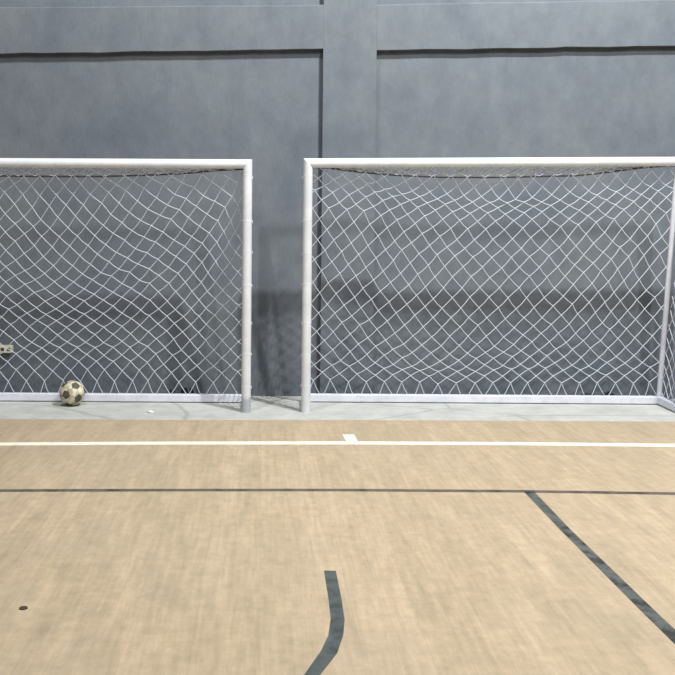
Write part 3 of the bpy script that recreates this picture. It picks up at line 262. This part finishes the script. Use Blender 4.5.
RIGHT_CORDS = [(0,1),(0,2),(0,39),(0,41),(1,40),(1,603),(1,604),(2,3),(2,605),(2,606),(3,4),(3,41),(3,42),(4,5),(4,607),(4,608),(5,6),(5,42),(5,43),(6,7),(6,609),(6,610),(7,8),(7,43),(7,44),(8,9),(8,611),(8,612),(9,10),(9,44),(9,45),(10,11),(10,613),(10,614),(11,12),(11,45),(11,46),(12,13),(12,615),(12,616),(13,14),(13,46),(13,47),(14,15),(14,617),(14,618),(15,16),(15,47),(15,48),(16,17),(16,619),(16,620),(17,18),(17,48),(17,49),(18,19),(18,621),(18,622),(19,20),(19,49),(19,50),(20,21),(20,623),(20,624),(21,22),(21,50),(21,51),(22,23),(22,625),(22,626),(23,24),(23,51),(23,52),(24,25),(24,627),(24,628),(25,26),(25,52),(25,53),(26,27),(26,629),(26,630),(27,28),(27,53),(27,54),(28,29),(28,631),(28,632),(29,30),(29,54),(29,55),(30,31),(30,633),(30,634),(31,32),(31,55),(31,56),(32,33),(32,635),(32,636),(33,34),(33,56),(33,57),(34,35),(34,637),(34,638),(35,36),(35,57),(35,58),(36,37),(36,639),(36,640),(37,38),(37,58),(37,59),(38,558),(38,641),(38,642),(39,40),(39,61),(39,81),(40,540),(40,541),(41,61),(41,62),(42,62),(42,63),(43,63),(43,64),(44,64),(44,65),(45,65),(45,66),(46,66),(46,67),(47,67),(47,68),(48,68),(48,69),(49,69),(49,70),(50,70),(50,71),(51,71),(51,72),(52,72),(52,73),(53,73),(53,74),(54,74),(54,75),(55,75),(55,76),(56,76),(56,77),(57,77),(57,78),(58,78),(58,79),(59,60),(59,79),(59,101),(61,80),(61,82),(62,82),(62,83),(63,83),(63,84),(64,84),(64,85),(65,85),(65,86),(66,86),(66,87),(67,87),(67,88),(68,88),(68,89),(69,89),(69,90),(70,90),(70,91),(71,91),(71,92),(72,92),(72,93),(73,93),(73,94),(74,94),(74,95),(75,95),(75,96),(76,96),(76,97),(77,97),(77,98),(78,98),(78,99),(79,99),(79,100),(80,81),(80,102),(80,122),(81,538),(81,539),(82,102),(82,103),(83,103),(83,104),(84,104),(84,105),(85,105),(85,106),(86,106),(86,107),(87,107),(87,108),(88,108),(88,109),(89,109),(89,110),(90,110),(90,111),(91,111),(91,112),(92,112),(92,113),(93,113),(93,114),(94,114),(94,115),(95,115),(95,116),(96,116),(96,117),(97,117),(97,118),(98,118),(98,119),(99,119),(99,120),(100,101),(100,120),(100,142),(101,557),(102,121),(102,123),(103,123),(103,124),(104,124),(104,125),(105,125),(105,126),(106,126),(106,127),(107,127),(107,128),(108,128),(108,129),(109,129),(109,130),(110,130),(110,131),(111,131),(111,132),(112,132),(112,133),(113,133),(113,134),(114,134),(114,135),(115,135),(115,136),(116,136),(116,137),(117,137),(117,138),(118,138),(118,139),(119,139),(119,140),(120,140),(120,141),(121,122),(121,143),(121,163),(122,536),(122,537),(123,143),(123,144),(124,144),(124,145),(125,145),(125,146),(126,146),(126,147),(127,147),(127,148),(128,148),(128,149),(129,149),(129,150),(130,150),(130,151),(131,151),(131,152),(132,152),(132,153),(133,153),(133,154),(134,154),(134,155),(135,155),(135,156),(136,156),(136,157),(137,157),(137,158),(138,158),(138,159),(139,159),(139,160),(140,160),(140,161),(141,142),(141,161),(141,183),(142,555),(142,556),(143,162),(143,164),(144,164),(144,165),(145,165),(145,166),(146,166),(146,167),(147,167),(147,168),(148,168),(148,169),(149,169),(149,170),(150,170),(150,171),(151,171),(151,172),(152,172),(152,173),(153,173),(153,174),(154,174),(154,175),(155,175),(155,176),(156,176),(156,177),(157,177),(157,178),(158,178),(158,179),(159,179),(159,180),(160,180),(160,181),(161,181),(161,182),(162,163),(162,184),(162,204),(163,534),(163,535),(164,184),(164,185),(165,185),(165,186),(166,186),(166,187),(167,187),(167,188),(168,188),(168,189),(169,189),(169,190),(170,190),(170,191),(171,191),(171,192),(172,192),(172,193),(173,193),(173,194),(174,194),(174,195),(175,195),(175,196),(176,196),(176,197),(177,197),(177,198),(178,198),(178,199),(179,199),(179,200),(180,200),(180,201),(181,201),(181,202),(182,183),(182,202),(182,224),(183,553),(183,554),(184,203),(184,205),(185,205),(185,206),(186,206),(186,207),(187,207),(187,208),(188,208),(188,209),(189,209),(189,210),(190,210),(190,211),(191,211),(191,212),(192,212),(192,213),(193,213),(193,214),(194,214),(194,215),(195,215),(195,216),(196,216),(196,217),(197,217),(197,218),(198,218),(198,219),(199,219),(199,220),(200,220),(200,221),(201,221),(201,222),(202,222),(202,223),(203,204),(203,225),(203,227),(204,532),(204,533),(205,227),(205,228),(206,228),(206,229),(207,229),(207,230),(208,230),(208,231),(209,231),(209,232),(210,232),(210,233),(211,233),(211,234),(212,234),(212,235),(213,235),(213,236),(214,236),(214,237),(215,237),(215,238),(216,238),(216,239),(217,239),(217,240),(218,240),(218,241),(219,241),(219,242),(220,242),(220,243),(221,243),(221,244),(222,244),(222,245),(223,224),(223,245),(223,246),(224,551),(224,552),(225,226),(225,248),(225,531),(227,248),(227,249),(228,249),(228,250),(229,250),(229,251),(230,251),(230,252),(231,252),(231,253),(232,253),(232,254),(233,254),(233,255),(234,255),(234,256),(235,256),(235,257),(236,257),(236,258),(237,258),(237,259),(238,259),(238,260),(239,260),(239,261),(240,261),(240,262),(241,262),(241,263),(242,263),(242,264),(243,264),(243,265),(244,265),(244,266),(245,266),(245,267),(246,247),(246,267),(246,550),(248,268),(248,270),(249,270),(249,271),(250,271),(250,272),(251,272),(251,273),(252,273),(252,274),(253,274),(253,275),(254,275),(254,276),(255,276),(255,277),(256,277),(256,278),(257,278),(257,279),(258,279),(258,280),(259,280),(259,281),(260,281),(260,282),(261,282),(261,283),(262,283),(262,284),(263,284),(263,285),(264,285),(264,286),(265,286),(265,287),(266,287),(266,288),(267,288),(267,289),(268,269),(268,291),(268,312),(270,291),(270,292),(271,292),(271,293),(272,293),(272,294),(273,294),(273,295),(274,295),(274,296),(275,296),(275,297),(276,297),(276,298),(277,298),(277,299),(278,299),(278,300),(279,300),(279,301),(280,301),(280,302),(281,302),(281,303),(282,303),(282,304),(283,304),(283,305),(284,305),(284,306),(285,306),(285,307),(286,307),(286,308),(287,308),(287,309),(288,309),(288,310),(289,290),(289,310),(289,549),(291,311),(291,313),(292,313),(292,314),(293,314),(293,315),(294,315),(294,316),(295,316),(295,317),(296,317),(296,318),(297,318),(297,319),(298,319),(298,320),(299,320),(299,321),(300,321),(300,322),(301,322),(301,323),(302,323),(302,324),(303,324),(303,325),(304,325),(304,326),(305,326),(305,327),(306,327),(306,328),(307,328),(307,329),(308,329),(308,330),(309,330),(309,331),(310,331),(310,332),(311,312),(311,334),(311,355),(312,529),(312,530),(313,334),(313,335),(314,335),(314,336),(315,336),(315,337),(316,337),(316,338),(317,338),(317,339),(318,339),(318,340),(319,340),(319,341),(320,341),(320,342),(321,342),(321,343),(322,343),(322,344),(323,344),(323,345),(324,345),(324,346),(325,346),(325,347),(326,347),(326,348),(327,348),(327,349),(328,349),(328,350),(329,350),(329,351),(330,351),(330,352),(331,352),(331,353),(332,333),(332,353),(332,548),(334,354),(334,356),(335,356),(335,357),(336,357),(336,358),(337,358),(337,359),(338,359),(338,360),(339,360),(339,361),(340,361),(340,362),(341,362),(341,363),(342,363),(342,364),(343,364),(343,365),(344,365),(344,366),(345,366),(345,367),(346,367),(346,368),(347,368),(347,369),(348,369),(348,370),(349,370),(349,371),(350,371),(350,372),(351,372),(351,373),(352,373),(352,374),(353,374),(353,375),(354,355),(354,377),(354,379),(355,527),(355,528),(356,379),(356,380),(357,380),(357,381),(358,381),(358,382),(359,382),(359,383),(360,383),(360,384),(361,384),(361,385),(362,385),(362,386),(363,386),(363,387),(364,387),(364,388),(365,388),(365,389),(366,389),(366,390),(367,390),(367,391),(368,391),(368,392),(369,392),(369,393),(370,393),(370,394),(371,394),(371,395),(372,395),(372,396),(373,396),(373,397),(374,397),(374,398),(375,376),(375,398),(375,547),(377,378),(377,399),(377,526),(379,399),(379,400),(380,400),(380,401),(381,401),(381,402),(382,402),(382,403),(383,403),(383,404),(384,404),(384,405),(385,405),(385,406),(386,406),(386,407),(387,407),(387,408),(388,408),(388,409),(389,409),(389,410),(390,410),(390,411),(391,411),(391,412),(392,412),(392,413),(393,413),(393,414),(394,414),(394,415),(395,415),(395,416),(396,416),(396,417),(397,417),(397,418),(398,418),(398,441),(399,419),(399,421),(400,421),(400,422),(401,422),(401,423),(402,423),(402,424),(403,424),(403,425),(404,425),(404,426),(405,426),(405,427),(406,427),(406,428),(407,428),(407,429),(408,429),(408,430),(409,430),(409,431),(410,431),(410,432),(411,432),(411,433),(412,433),(412,434),(413,434),(413,435),(414,435),(414,436),(415,436),(415,437),(416,437),(416,438),(417,438),(417,439),(418,439),(418,440),(419,420),(419,442),(419,463),(421,442),(421,443),(422,443),(422,444),(423,444),(423,445),(424,445),(424,446),(425,446),(425,447),(426,447),(426,448),(427,448),(427,449),(428,449),(428,450),(429,450),(429,451),(430,451),(430,452),(431,452),(431,453),(432,453),(432,454),(433,454),(433,455),(434,455),(434,456),(435,456),(435,457),(436,457),(436,458),(437,458),(437,459),(438,459),(438,460),(439,460),(439,461),(440,441),(440,461),(440,484),(441,545),(441,546),(442,462),(442,464),(443,464),(443,465),(444,465),(444,466),(445,466),(445,467),(446,467),(446,468),(447,468),(447,469),(448,469),(448,470),(449,470),(449,471),(450,471),(450,472),(451,472),(451,473),(452,473),(452,474),(453,474),(453,475),(454,475),(454,476),(455,476),(455,477),(456,477),(456,478),(457,478),(457,479),(458,479),(458,480),(459,480),(459,481),(460,481),(460,482),(461,482),(461,483),(462,463),(462,485),(462,522),(463,524),(463,525),(464,485),(464,486),(465,486),(465,487),(466,487),(466,488),(467,488),(467,489),(468,489),(468,490),(469,490),(469,491),(470,491),(470,492),(471,492),(471,493),(472,493),(472,494),(473,494),(473,495),(474,495),(474,496),(475,496),(475,497),(476,497),(476,498),(477,498),(477,499),(478,499),(478,500),(479,500),(479,501),(480,501),(480,502),(481,502),(481,503),(482,503),(482,504),(483,484),(483,504),(483,521),(484,543),(484,544),(485,559),(485,560),(486,561),(486,562),(487,563),(487,564),(488,565),(488,566),(489,505),(489,567),(490,505),(490,506),(491,506),(491,507),(492,507),(492,508),(493,508),(493,509),(494,509),(494,510),(495,510),(495,511),(496,511),(496,512),(497,512),(497,513),(498,513),(498,514),(499,514),(499,515),(500,515),(500,516),(501,516),(501,517),(502,517),(502,518),(503,518),(503,519),(504,519),(504,520),(505,568),(505,569),(506,570),(506,571),(507,572),(507,573),(508,574),(508,575),(509,576),(509,577),(510,578),(510,579),(511,580),(511,581),(512,582),(512,583),(513,584),(513,585),(514,586),(514,587),(515,588),(515,589),(516,590),(516,591),(517,592),(517,593),(518,594),(518,595),(519,596),(519,597),(520,521),(520,598),(520,599),(521,542),(521,602),(522,523),(522,600),(522,601)]
RIGHT_ROPE = [(366,7466,2038),(452,7466,2036),(538,7466,2033),(624,7468,2023),(711,7471,2011),(797,7473,2002),(884,7475,1994),(970,7477,1987),(1057,7479,1981),(1144,7481,1975),(1230,7482,1972),(1317,7483,1969),(1403,7484,1966),(1490,7485,1963),(1576,7485,1963),(1662,7485,1964),(1749,7485,1964),(1835,7485,1964),(1921,7485,1965),(2007,7484,1966),(2094,7483,1969),(2180,7483,1972),(2266,7482,1974),(2352,7481,1977),(2437,7480,1980),(2523,7479,1982),(2609,7478,1985),(2694,7476,1994),(2779,7473,2004),(2864,7470,2015),(2949,7467,2026),(3034,7466,2038),(3120,7466,2050),(3206,7466,2058),(3292,7466,2065),(3378,7466,2069),(3464,7466,2071)]

# ---------------------------------------------------------------- the hall
DW = 8.115            # recessed wall panels
DP = DW - .06         # face of column and beams
bm = bmesh.new(); box(bm, -9, 9, DW, DW + .2, -.1, 6.5); struct('wall_back', bm, WALL)
bm = bmesh.new(); box(bm, .531, 1.004, DP, DW + .01, -.05, 6.5); struct('trim_1', bm, WALL)   # column between the panels

def ledge(name, pts_lo, pts_hi, x0, x1):
    """horizontal band across the recess, its plastered lower edge slightly wavy"""
    f = lambda tab, x: tab[0][1] + (tab[1][1] - tab[0][1]) * (x - tab[0][0]) / (tab[1][0] - tab[0][0])
    bm = bmesh.new(); n = 90; cols = []
    for i in range(n + 1):
        x = x0 + (x1 - x0) * i / n
        w = noise.noise(Vector((x * 3.1, 7, 0))) * .006 + noise.noise(Vector((x * 14, 3, 0))) * .004
        w2 = noise.noise(Vector((x * 2.3, 17, 0))) * .006
        lo, hi = f(pts_lo, x) + w, f(pts_hi, x) + w2
        cols.append([bm.verts.new(p) for p in ((x, DP, lo), (x, DP, hi - .012), (x, DP + .014, hi), (x, DW + .01, hi), (x, DW + .01, lo))])
    for a, b in zip(cols, cols[1:]):
        for k in range(5): bm.faces.new((a[k], b[k], b[(k + 1) % 5], a[(k + 1) % 5]))
    bm.faces.new(cols[0]); bm.faces.new(cols[-1][::-1])
    return struct(name, bm, WALL)
ledge('trim_2', ((-2.338, 3.057), (.528, 3.120)), ((-2.336, 3.465), (.498, 3.506)), -9, .532)
ledge('trim_3', ((1.0, 3.111), (3.65, 3.169)), ((1.011, 3.514), (3.639, 3.576)), 1.003, 9)

EDGE = ((-9, 7.03), (-2.08, 7.075), (-.486, 7.095), (.61, 7.128), (1.92, 7.145), (3.33, 7.155), (9, 7.16))
bm = bmesh.new(); box(bm, -9, 9, 7.0, DW + .02, -.1, 0); struct('floor', bm, CONC)
bm = bmesh.new()
lo = [bm.verts.new((x, y, .003)) for x, y in EDGE]; fr = [bm.verts.new((x, -.5, .003)) for x, y in EDGE]
lob = [bm.verts.new((x, y, -.0995)) for x, y in EDGE]
frb = [bm.verts.new((x, -.5, -.0995)) for x, y in EDGE]
for i in range(len(EDGE) - 1):
    bm.faces.new((lo[i], lo[i + 1], fr[i + 1], fr[i])); bm.faces.new((lo[i], lob[i], lob[i + 1], lo[i + 1]))
    bm.faces.new((lob[i], frb[i], frb[i + 1], lob[i + 1])); bm.faces.new((fr[i], fr[i + 1], frb[i + 1], frb[i]))
bm.faces.new((lo[0], fr[0], frb[0], lob[0])); bm.faces.new((lo[-1], lob[-1], frb[-1], fr[-1]))
struct('floor.001', bm, VINYL)

# ---------------------------------------------------------------- court markings
Z = .0032
def band(pts, w):
    bm = bmesh.new()
    strip(bm, [(x, y - w / 2) for x, y in pts], [(x, y + w / 2) for x, y in pts], Z); return bm
tag(obj('goal_line', band([(-9, 6.0), (-1.842, 6.272), (-.647, 6.334), (.64, 6.375), (1.86, 6.388), (2.963, 6.370), (9, 6.3)], .085), LINE),
    'long thin white painted line running along the floor in front of both goals', 'floor line')
tag(obj('cross_line', band([(-9, 5.05), (-1.52, 5.177), (-.531, 5.210), (.452, 5.235), (1.503, 5.236), (1.825, 5.228), (2.436, 5.211), (9, 5.1)], .048), TAPE_THIN),
    'long thin dark tape line parallel to the wall, nearer the viewer than the white one', 'floor line')
bm = bmesh.new(); strip(bm, [(.607, 6.63), (.615, 6.436)], [(.694, 6.63), (.699, 6.436)], Z)
tag(obj('line_tick', bm, TICK), 'short white tick mark touching the long white line near the middle', 'floor mark')
bm = bmesh.new(); strip(bm, [(1.549, 5.222), (1.545, 4.577), (1.553, 3.6), (1.558, 3.31), (1.575, .3)], [(1.609, 5.222), (1.599, 4.577), (1.61, 3.6), (1.616, 3.31), (1.635, .3)], Z)
tag(obj('side_line', bm, TAPE), 'broad black tape line running from the thin dark line towards the right foreground', 'floor line')
L = [(.290, 4.001), (.288, 3.703), (.283, 3.509), (.262, 3.361), (.226, 3.238), (.159, 3.069), (.03, 2.90), (-.15, 2.77), (-.36, 2.70)]
R = [(.343, 4.002), (.342, 3.703), (.337, 3.50), (.320, 3.370), (.285, 3.225), (.215, 3.07), (.07, 2.865), (-.13, 2.715), (-.36, 2.64)]
bm = bmesh.new(); strip(bm, L, R, Z)
tag(obj('curved_line', bm, TAPE_ARC), 'curved piece of charcoal floor tape bending left in the foreground', 'floor line')

# ---------------------------------------------------------------- goals
def make_goal(label, D, xl, xr, z_l, z_r, nodes, cords, rope, worn, feet, by=.43):
    """xl, xr post centres; z_l, z_r top of the crossbar at either end"""
    ox, oy = (xl + xr) / 2, D
    root = thing('football_goal', label, 'goal', (ox, oy, 0), None)
    T = lambda p: (p[0] - ox, p[1] - oy, p[2])
    r = .039
    # crossbar with squared corners
    bm = bmesh.new()
    tube(bm, [T((xl, D, z_l - r)), T((xr, D, z_r - r))], r, 28)
    bm.verts.ensure_lookup_table()
    for v in bm.verts:                       # mitred ends
        e = -1 if v.co.x < 0 else 1
        v.co.x += e * (v.co.z - ((z_l if e < 0 else z_r) - r))
    obj('crossbar', bm, PAINT, root, True)
    for s, x, zt in ((-1, xl, z_l), (1, xr, z_r)):
        bm = bmesh.new(); tube(bm, [T((x, D, 0)), T((x, D, zt - r))], r, 28)
        for v in bm.verts:
            if v.co.z > 1: v.co.z += s * (v.co.x - (x - ox))
        obj('post', bm, PAINT_WORN if (worn and s > 0) else PAINT, root, True)
        for k, z in enumerate((.22, .47, .78, 1.05, 1.33, 1.62, 1.93)):
            zz = z + .03 * math.sin(k * 2.3 + x)
            bm = bmesh.new(); torus(bm, T((x, D, zz)), r * .96 + .0012, .0022, n=24, tilt=.2 * math.sin(k * 3 + x))
            a = (.25 + .5 * ((k * .37) % 1)) * s
            tube(bm, [T((x + s * .038, D + .012, zz)), T((x + s * .043, D + .014, zz - .008)), T((x + s * .042, D + .012, zz - .022))], .0028, 5)
            obj('net_tie', bm, NET_DULL, root, True)
        # back support from the foot of the ground frame to the corner
        xf, xt = x + feet[s][0], x + feet[s][1]
        bm = bmesh.new(); tube(bm, [T((xf, D + by - .005, .06)), T((xt, D + .02, zt - .06))], .021, 16)
        obj('back_support', bm, PAINT_BAR, root, True)
        bm = bmesh.new(); beam_between(bm, T((x, D + .03, .041)), T((xf, D + by - .02, .041)), .055, .066)
        obj('side_bar', bm, PAINT_BAR, root)
    bm = bmesh.new(); box(bm, xl + feet[-1][0] - .03 - ox, xr + feet[1][0] + .03 - ox, by - .03, by + .03, .006, .072, .008)
    obj('back_bar', bm, PAINT_BAR, root)
    # netting: every cord of the sloping back net
    bm = bmesh.new()
    P = [Vector(T((a / 1000, b / 1000, c / 1000))) for a, b, c in nodes]
    rnd = random.Random(5)
    deg = {}
    for a, b in cords:
        deg[a] = deg.get(a, 0) + 1; deg[b] = deg.get(b, 0) + 1
        mid = (P[a] + P[b]) / 2 + Vector((rnd.uniform(-.003, .003), rnd.uniform(-.006, .006), -rnd.uniform(0, .005)))
        tube(bm, [P[a], mid, P[b]], NET_R, 5, False)
    for k, d in deg.items():
        if d >= 3: octa(bm, P[k], NET_R * 2.2)
    obj('back_net', bm, NET, root, True)
    # rope along the fold and the gathered netting above it
    RP = [Vector(T((a / 1000, b / 1000, c / 1000))) for a, b, c in rope]
    bm = bmesh.new(); tube(bm, [p + Vector((0, .012, -.004)) for p in RP], .0075, 6); obj('sag_rope', bm, ROPE, root, True)
    def rp(u):
        u = min(max(u, 0), .9999) * (len(RP) - 1); i = int(u); return RP[i].lerp(RP[i + 1], u - i)
    def cb(u):
        x = xl + (xr - xl) * u; return Vector(T((x, D + .028, z_l + (z_r - z_l) * u - 2 * r + .006)))
    bm = bmesh.new(); N = 21
    for layer in range(2):
        ph = (layer * .37) % 1; 
        for i in range(N * 2):
            u0, u1 = (i / 2 + ph * .5) / N, ((i + 1) / 2 + ph * .5) / N
            if u1 > 1: continue
            hs = [0, .5, 1]
            def q(u, h):
                p = cb(u).lerp(rp(u), h); p.y += .007 * layer + .02 * math.sin(math.pi * h); p.z += .006 * math.sin(u * 90 + layer * 2) * math.sin(math.pi * h); return p
            if i % 2 == 0: segs = ((0, .5), (1, .5)) if layer % 2 == 0 else ((.15, .8), (.8, .3))
            else: segs = ((.5, 0), (.5, 1)) if layer % 2 == 0 else ((.8, .15), (.3, .8))
            for h0, h1 in segs: tube(bm, [q(u0, h0), q((u0 + u1) / 2, (h0 + h1) / 2), q(u1, h1)], NET_R * 1.25, 5, False)
    obj('gathered_net', bm, NET_PALE, root, True)
    # side nets
    for s, x in ((-1, xl), (1, xr)):
        bm = bmesh.new(); hy, hz = .06, .078
        y0, y1, z0, z1 = .03, by - .01, .074, 2.0
        inside = lambda y, z: z <= z1 - (y - y0) / (y1 - y0) * (z1 - z0) + 1e-6 and y >= y0 - 1e-6 and z >= z0 - 1e-6
        def at(y, z):
            k = min(max((y - y0) / (y1 - y0), 0), 1) * (1 - (z - z0) / (z1 - z0))
            return Vector((x - ox + (feet[s][0] + (.02 if feet[s][1] else 0)) * k + .004 * math.sin(z * 9 + y * 20), y, z))
        for i in range(-1, 9):
            for j in range(-1, 27):
                if (i + j) % 2: continue
                a = (y0 + i * hy, z0 + j * hz)
                for dj in (-1, 1):
                    b = (a[0] + hy, a[1] + dj * hz)
                    A, B = a, b
                    ia, ib = inside(*A), inside(*B)
                    if not ia and not ib: continue
                    if ia != ib:
                        lo_, hi_ = (A, B) if ia else (B, A)
                        s0, s1 = 0., 1.
                        for _ in range(12):
                            t = (s0 + s1) / 2
                            if inside(lo_[0] + (hi_[0] - lo_[0]) * t, lo_[1] + (hi_[1] - lo_[1]) * t): s0 = t
                            else: s1 = t
                        A, B = lo_, (lo_[0] + (hi_[0] - lo_[0]) * s0, lo_[1] + (hi_[1] - lo_[1]) * s0)
                        if s0 < .1: continue
                    tube(bm, [at(*A), at(*B)], NET_R, 5, False)
                if inside(*a) : octa(bm, at(*a), NET_R * 1.8)
        obj('side_net', bm, NET, root, True)
    return root

make_goal('white metal football goal on the left with a scuffed ball at its foot', 7.42, -3.204, -.124, 2.087, 2.092,
          LEFT_NODES, LEFT_CORDS, LEFT_ROPE, True, {-1: (0, 0), 1: (.0, .0)}, .39)
make_goal('white metal football goal on the right, empty, its slanting rear pole visible', 7.436, .373, 3.50, 2.104, 2.140,
          RIGHT_NODES, RIGHT_CORDS, RIGHT_ROPE, False, {-1: (.012, 0), 1: (.0, -.075)})

# ---------------------------------------------------------------- ball
def make_ball(c, r):
    phi = (1 + 5 ** .5) / 2
    V = []
    for a in (-1, 1):
        for b in (-phi, phi):
            V += [Vector((0, a, b)), Vector((a, b, 0)), Vector((b, 0, a))]
    V = [v.normalized() for v in V]
    # dark panel centres as the ball lies: one faces the viewer, one up and to the right
    A = Vector((-.32, -.946, .05)).normalized(); Cc = Vector((.37, -.587, .72)).normalized()
    v0 = V[0]; v1 = max((v for v in V if v is not v0 and (v - v0).length > .1), key=lambda v: v.dot(v0))
    def frame(p, q):
        z = p.normalized(); x = (q - z * q.dot(z)).normalized(); y = z.cross(x)
        return Matrix((x, y, z)).transposed()
    Rm = frame(A, Cc) @ frame(v0, v1).inverted()
    V = [(Rm @ v).normalized() for v in V]
    H = []
    for i in range(12):
        for j in range(i + 1, 12):
            for k in range(j + 1, 12):
                if V[i].dot(V[j]) > .4 and V[j].dot(V[k]) > .4 and V[i].dot(V[k]) > .4:
                    H.append((V[i] + V[j] + V[k]).normalized())
    bm = bmesh.new(); bmesh.ops.create_icosphere(bm, subdivisions=6, radius=1)
    def info(p):
        s = sorted([(math.acos(min(1, p.dot(v))) / .352, 0) for v in V] + [(math.acos(min(1, p.dot(h))) / .39, 1) for h in H])[:2]
        return s[0][1], s[1][0] - s[0][0]
    for v in bm.verts:
        p = v.co.normalized(); k, d = info(p)
        v.co = p * r * (1 - .018 * max(0, 1 - d / .13))
    for f in bm.faces:
        k, d = info(f.calc_center_median().normalized())
        f.material_index = 2 if d < .05 else (1 if k == 0 else 0); f.smooth = True
    me = bpy.data.meshes.new('football'); bm.to_mesh(me); bm.free()
    for mm in (BALL_A, BALL_B, BALL_S): me.materials.append(mm)
    o = bpy.data.objects.new('football', me); C.objects.link(o); o.location = c
    return tag(o, 'scuffed cream and black football resting in front of the ground bar of the left goal', 'ball')
make_ball((-1.612, 7.635, .1065), .1078)

# ---------------------------------------------------------------- small things
t = thing('wall_socket', 'cream surface-mounted socket strip low on the grey wall behind the left goal', 'socket', (-2.365, DW, .385))
bm = bmesh.new(); box(bm, -.12, .118, -.06, .005, 0, .066, .005); obj('housing', bm, CREAM, t)
for k in range(4):
    bm = bmesh.new(); x = -.09 + k * .055
    box(bm, x, x + .030, -.062, -.058, .018, .046, .001); obj('outlet', bm, SLOT, t)

def scrap(x, y, w, h, seed, label, group=None):
    bm = bmesh.new(); rr = random.Random(seed)
    for k in range(5):
        s = bmesh.new(); bmesh.ops.create_icosphere(s, subdivisions=2, radius=1)
        cx = (k / 4 - .5) * w * .7; hh = h * rr.uniform(.5, 1) / 2
        for v in s.verts:
            n = 1 + .3 * noise.noise(v.co * 2 + Vector((seed, k, 0)))
            v.co = Vector((cx + v.co.x * w * .24 * n, v.co.y * .03 * n, max(0, hh + v.co.z * hh * n)))
        me = bpy.data.meshes.new('t'); s.to_mesh(me); s.free(); bm.from_mesh(me); bpy.data.meshes.remove(me)
    o = obj('black_scrap', bm, SCRAP, None, True); o.location = (x, y, 0)
    return tag(o, label, 'scrap', group)
BK = 7.99
scrap(-.80, BK, .07, .085, 1, 'small black scrap behind the left goal ground bar, left of its neighbour')
scrap(-.66, BK, .10, .10, 2, 'larger black scrap behind the left goal ground bar, nearer the post')
scrap(2.90, BK, .14, .085, 3, 'flat black scrap behind the right goal ground bar')
scrap(3.11, BK, .11, .13, 4, 'black scrap with a raised knob behind the right goal ground bar')

bm = bmesh.new(); bmesh.ops.create_cone(bm, cap_ends=True, segments=28, radius1=.018, radius2=.016, depth=.004)
for v in bm.verts: v.co.z += .002
o = obj('floor_plug', bm, RUBBER, None, True); o.location = (-.957, 3.585, .003)
tag(o, 'small round dark brown plug set in the wooden floor at lower left', 'floor plug')
bm = bmesh.new()
pp = [(-.03, -.01), (-.005, -.022), (.028, -.008), (.03, .012), (.002, .02), (-.02, .012)]
vs = [bm.verts.new((x, y, .004 + .006 * math.sin(i * 2))) for i, (x, y) in enumerate(pp)]
f = bm.faces.new(vs); e = bmesh.ops.extrude_face_region(bm, geom=[f])
for v in e['geom']:
    if isinstance(v, bmesh.types.BMVert): v.co.z -= .0035
o = obj('paper_scrap', bm, PAPER); o.location = (-.918, 7.39, 0)
tag(o, 'tiny white paper scrap on the concrete strip before the left goal', 'scrap')

# ---------------------------------------------------------------- light: high hall lamps and the hall's soft bounce
for i, (x, y, z, e, sx, sy) in enumerate(LAMPS):
    ld = bpy.data.lights.new('hall_lamp', 'AREA'); ld.shape = 'RECTANGLE'; ld.size = sx; ld.size_y = sy; ld.energy = e; ld.color = LAMP_COL
    lo_ = bpy.data.objects.new('hall_lamp', ld); lo_.location = (x, y, z); C.objects.link(lo_)
    lo_.rotation_euler = (math.radians(TILT), 0, 0)
w = bpy.data.worlds.new('hall'); bpy.context.scene.world = w; w.use_nodes = True
w.node_tree.nodes['Background'].inputs[0].default_value = WORLD_COL
w.node_tree.nodes['Background'].inputs[1].default_value = WORLD_E

# ---------------------------------------------------------------- camera
cd = bpy.data.cameras.new('camera'); cam = bpy.data.objects.new('camera', cd); C.objects.link(cam)
cd.sensor_width = 36; cd.sensor_fit = 'HORIZONTAL'; cd.lens = 900 / 675 * 36
cd.shift_x = (337.5 - 262) / 675; cd.shift_y = -(337.5 - 260) / 675
cd.clip_end = 100
pitch = math.atan((260 - 223) / 900)
cam.matrix_world = Matrix.Translation((0, 0, 1.57)) @ Matrix.Rotation(math.pi / 2 - pitch, 4, 'X') @ Matrix.Rotation(.007, 4, 'Z')
bpy.context.scene.camera = cam
vs_ = bpy.context.scene.view_settings
vs_.view_transform = 'Standard'; vs_.look = 'None'; vs_.gamma = 1; vs_.use_curve_mapping = False
vs_.exposure = EXPOSURE
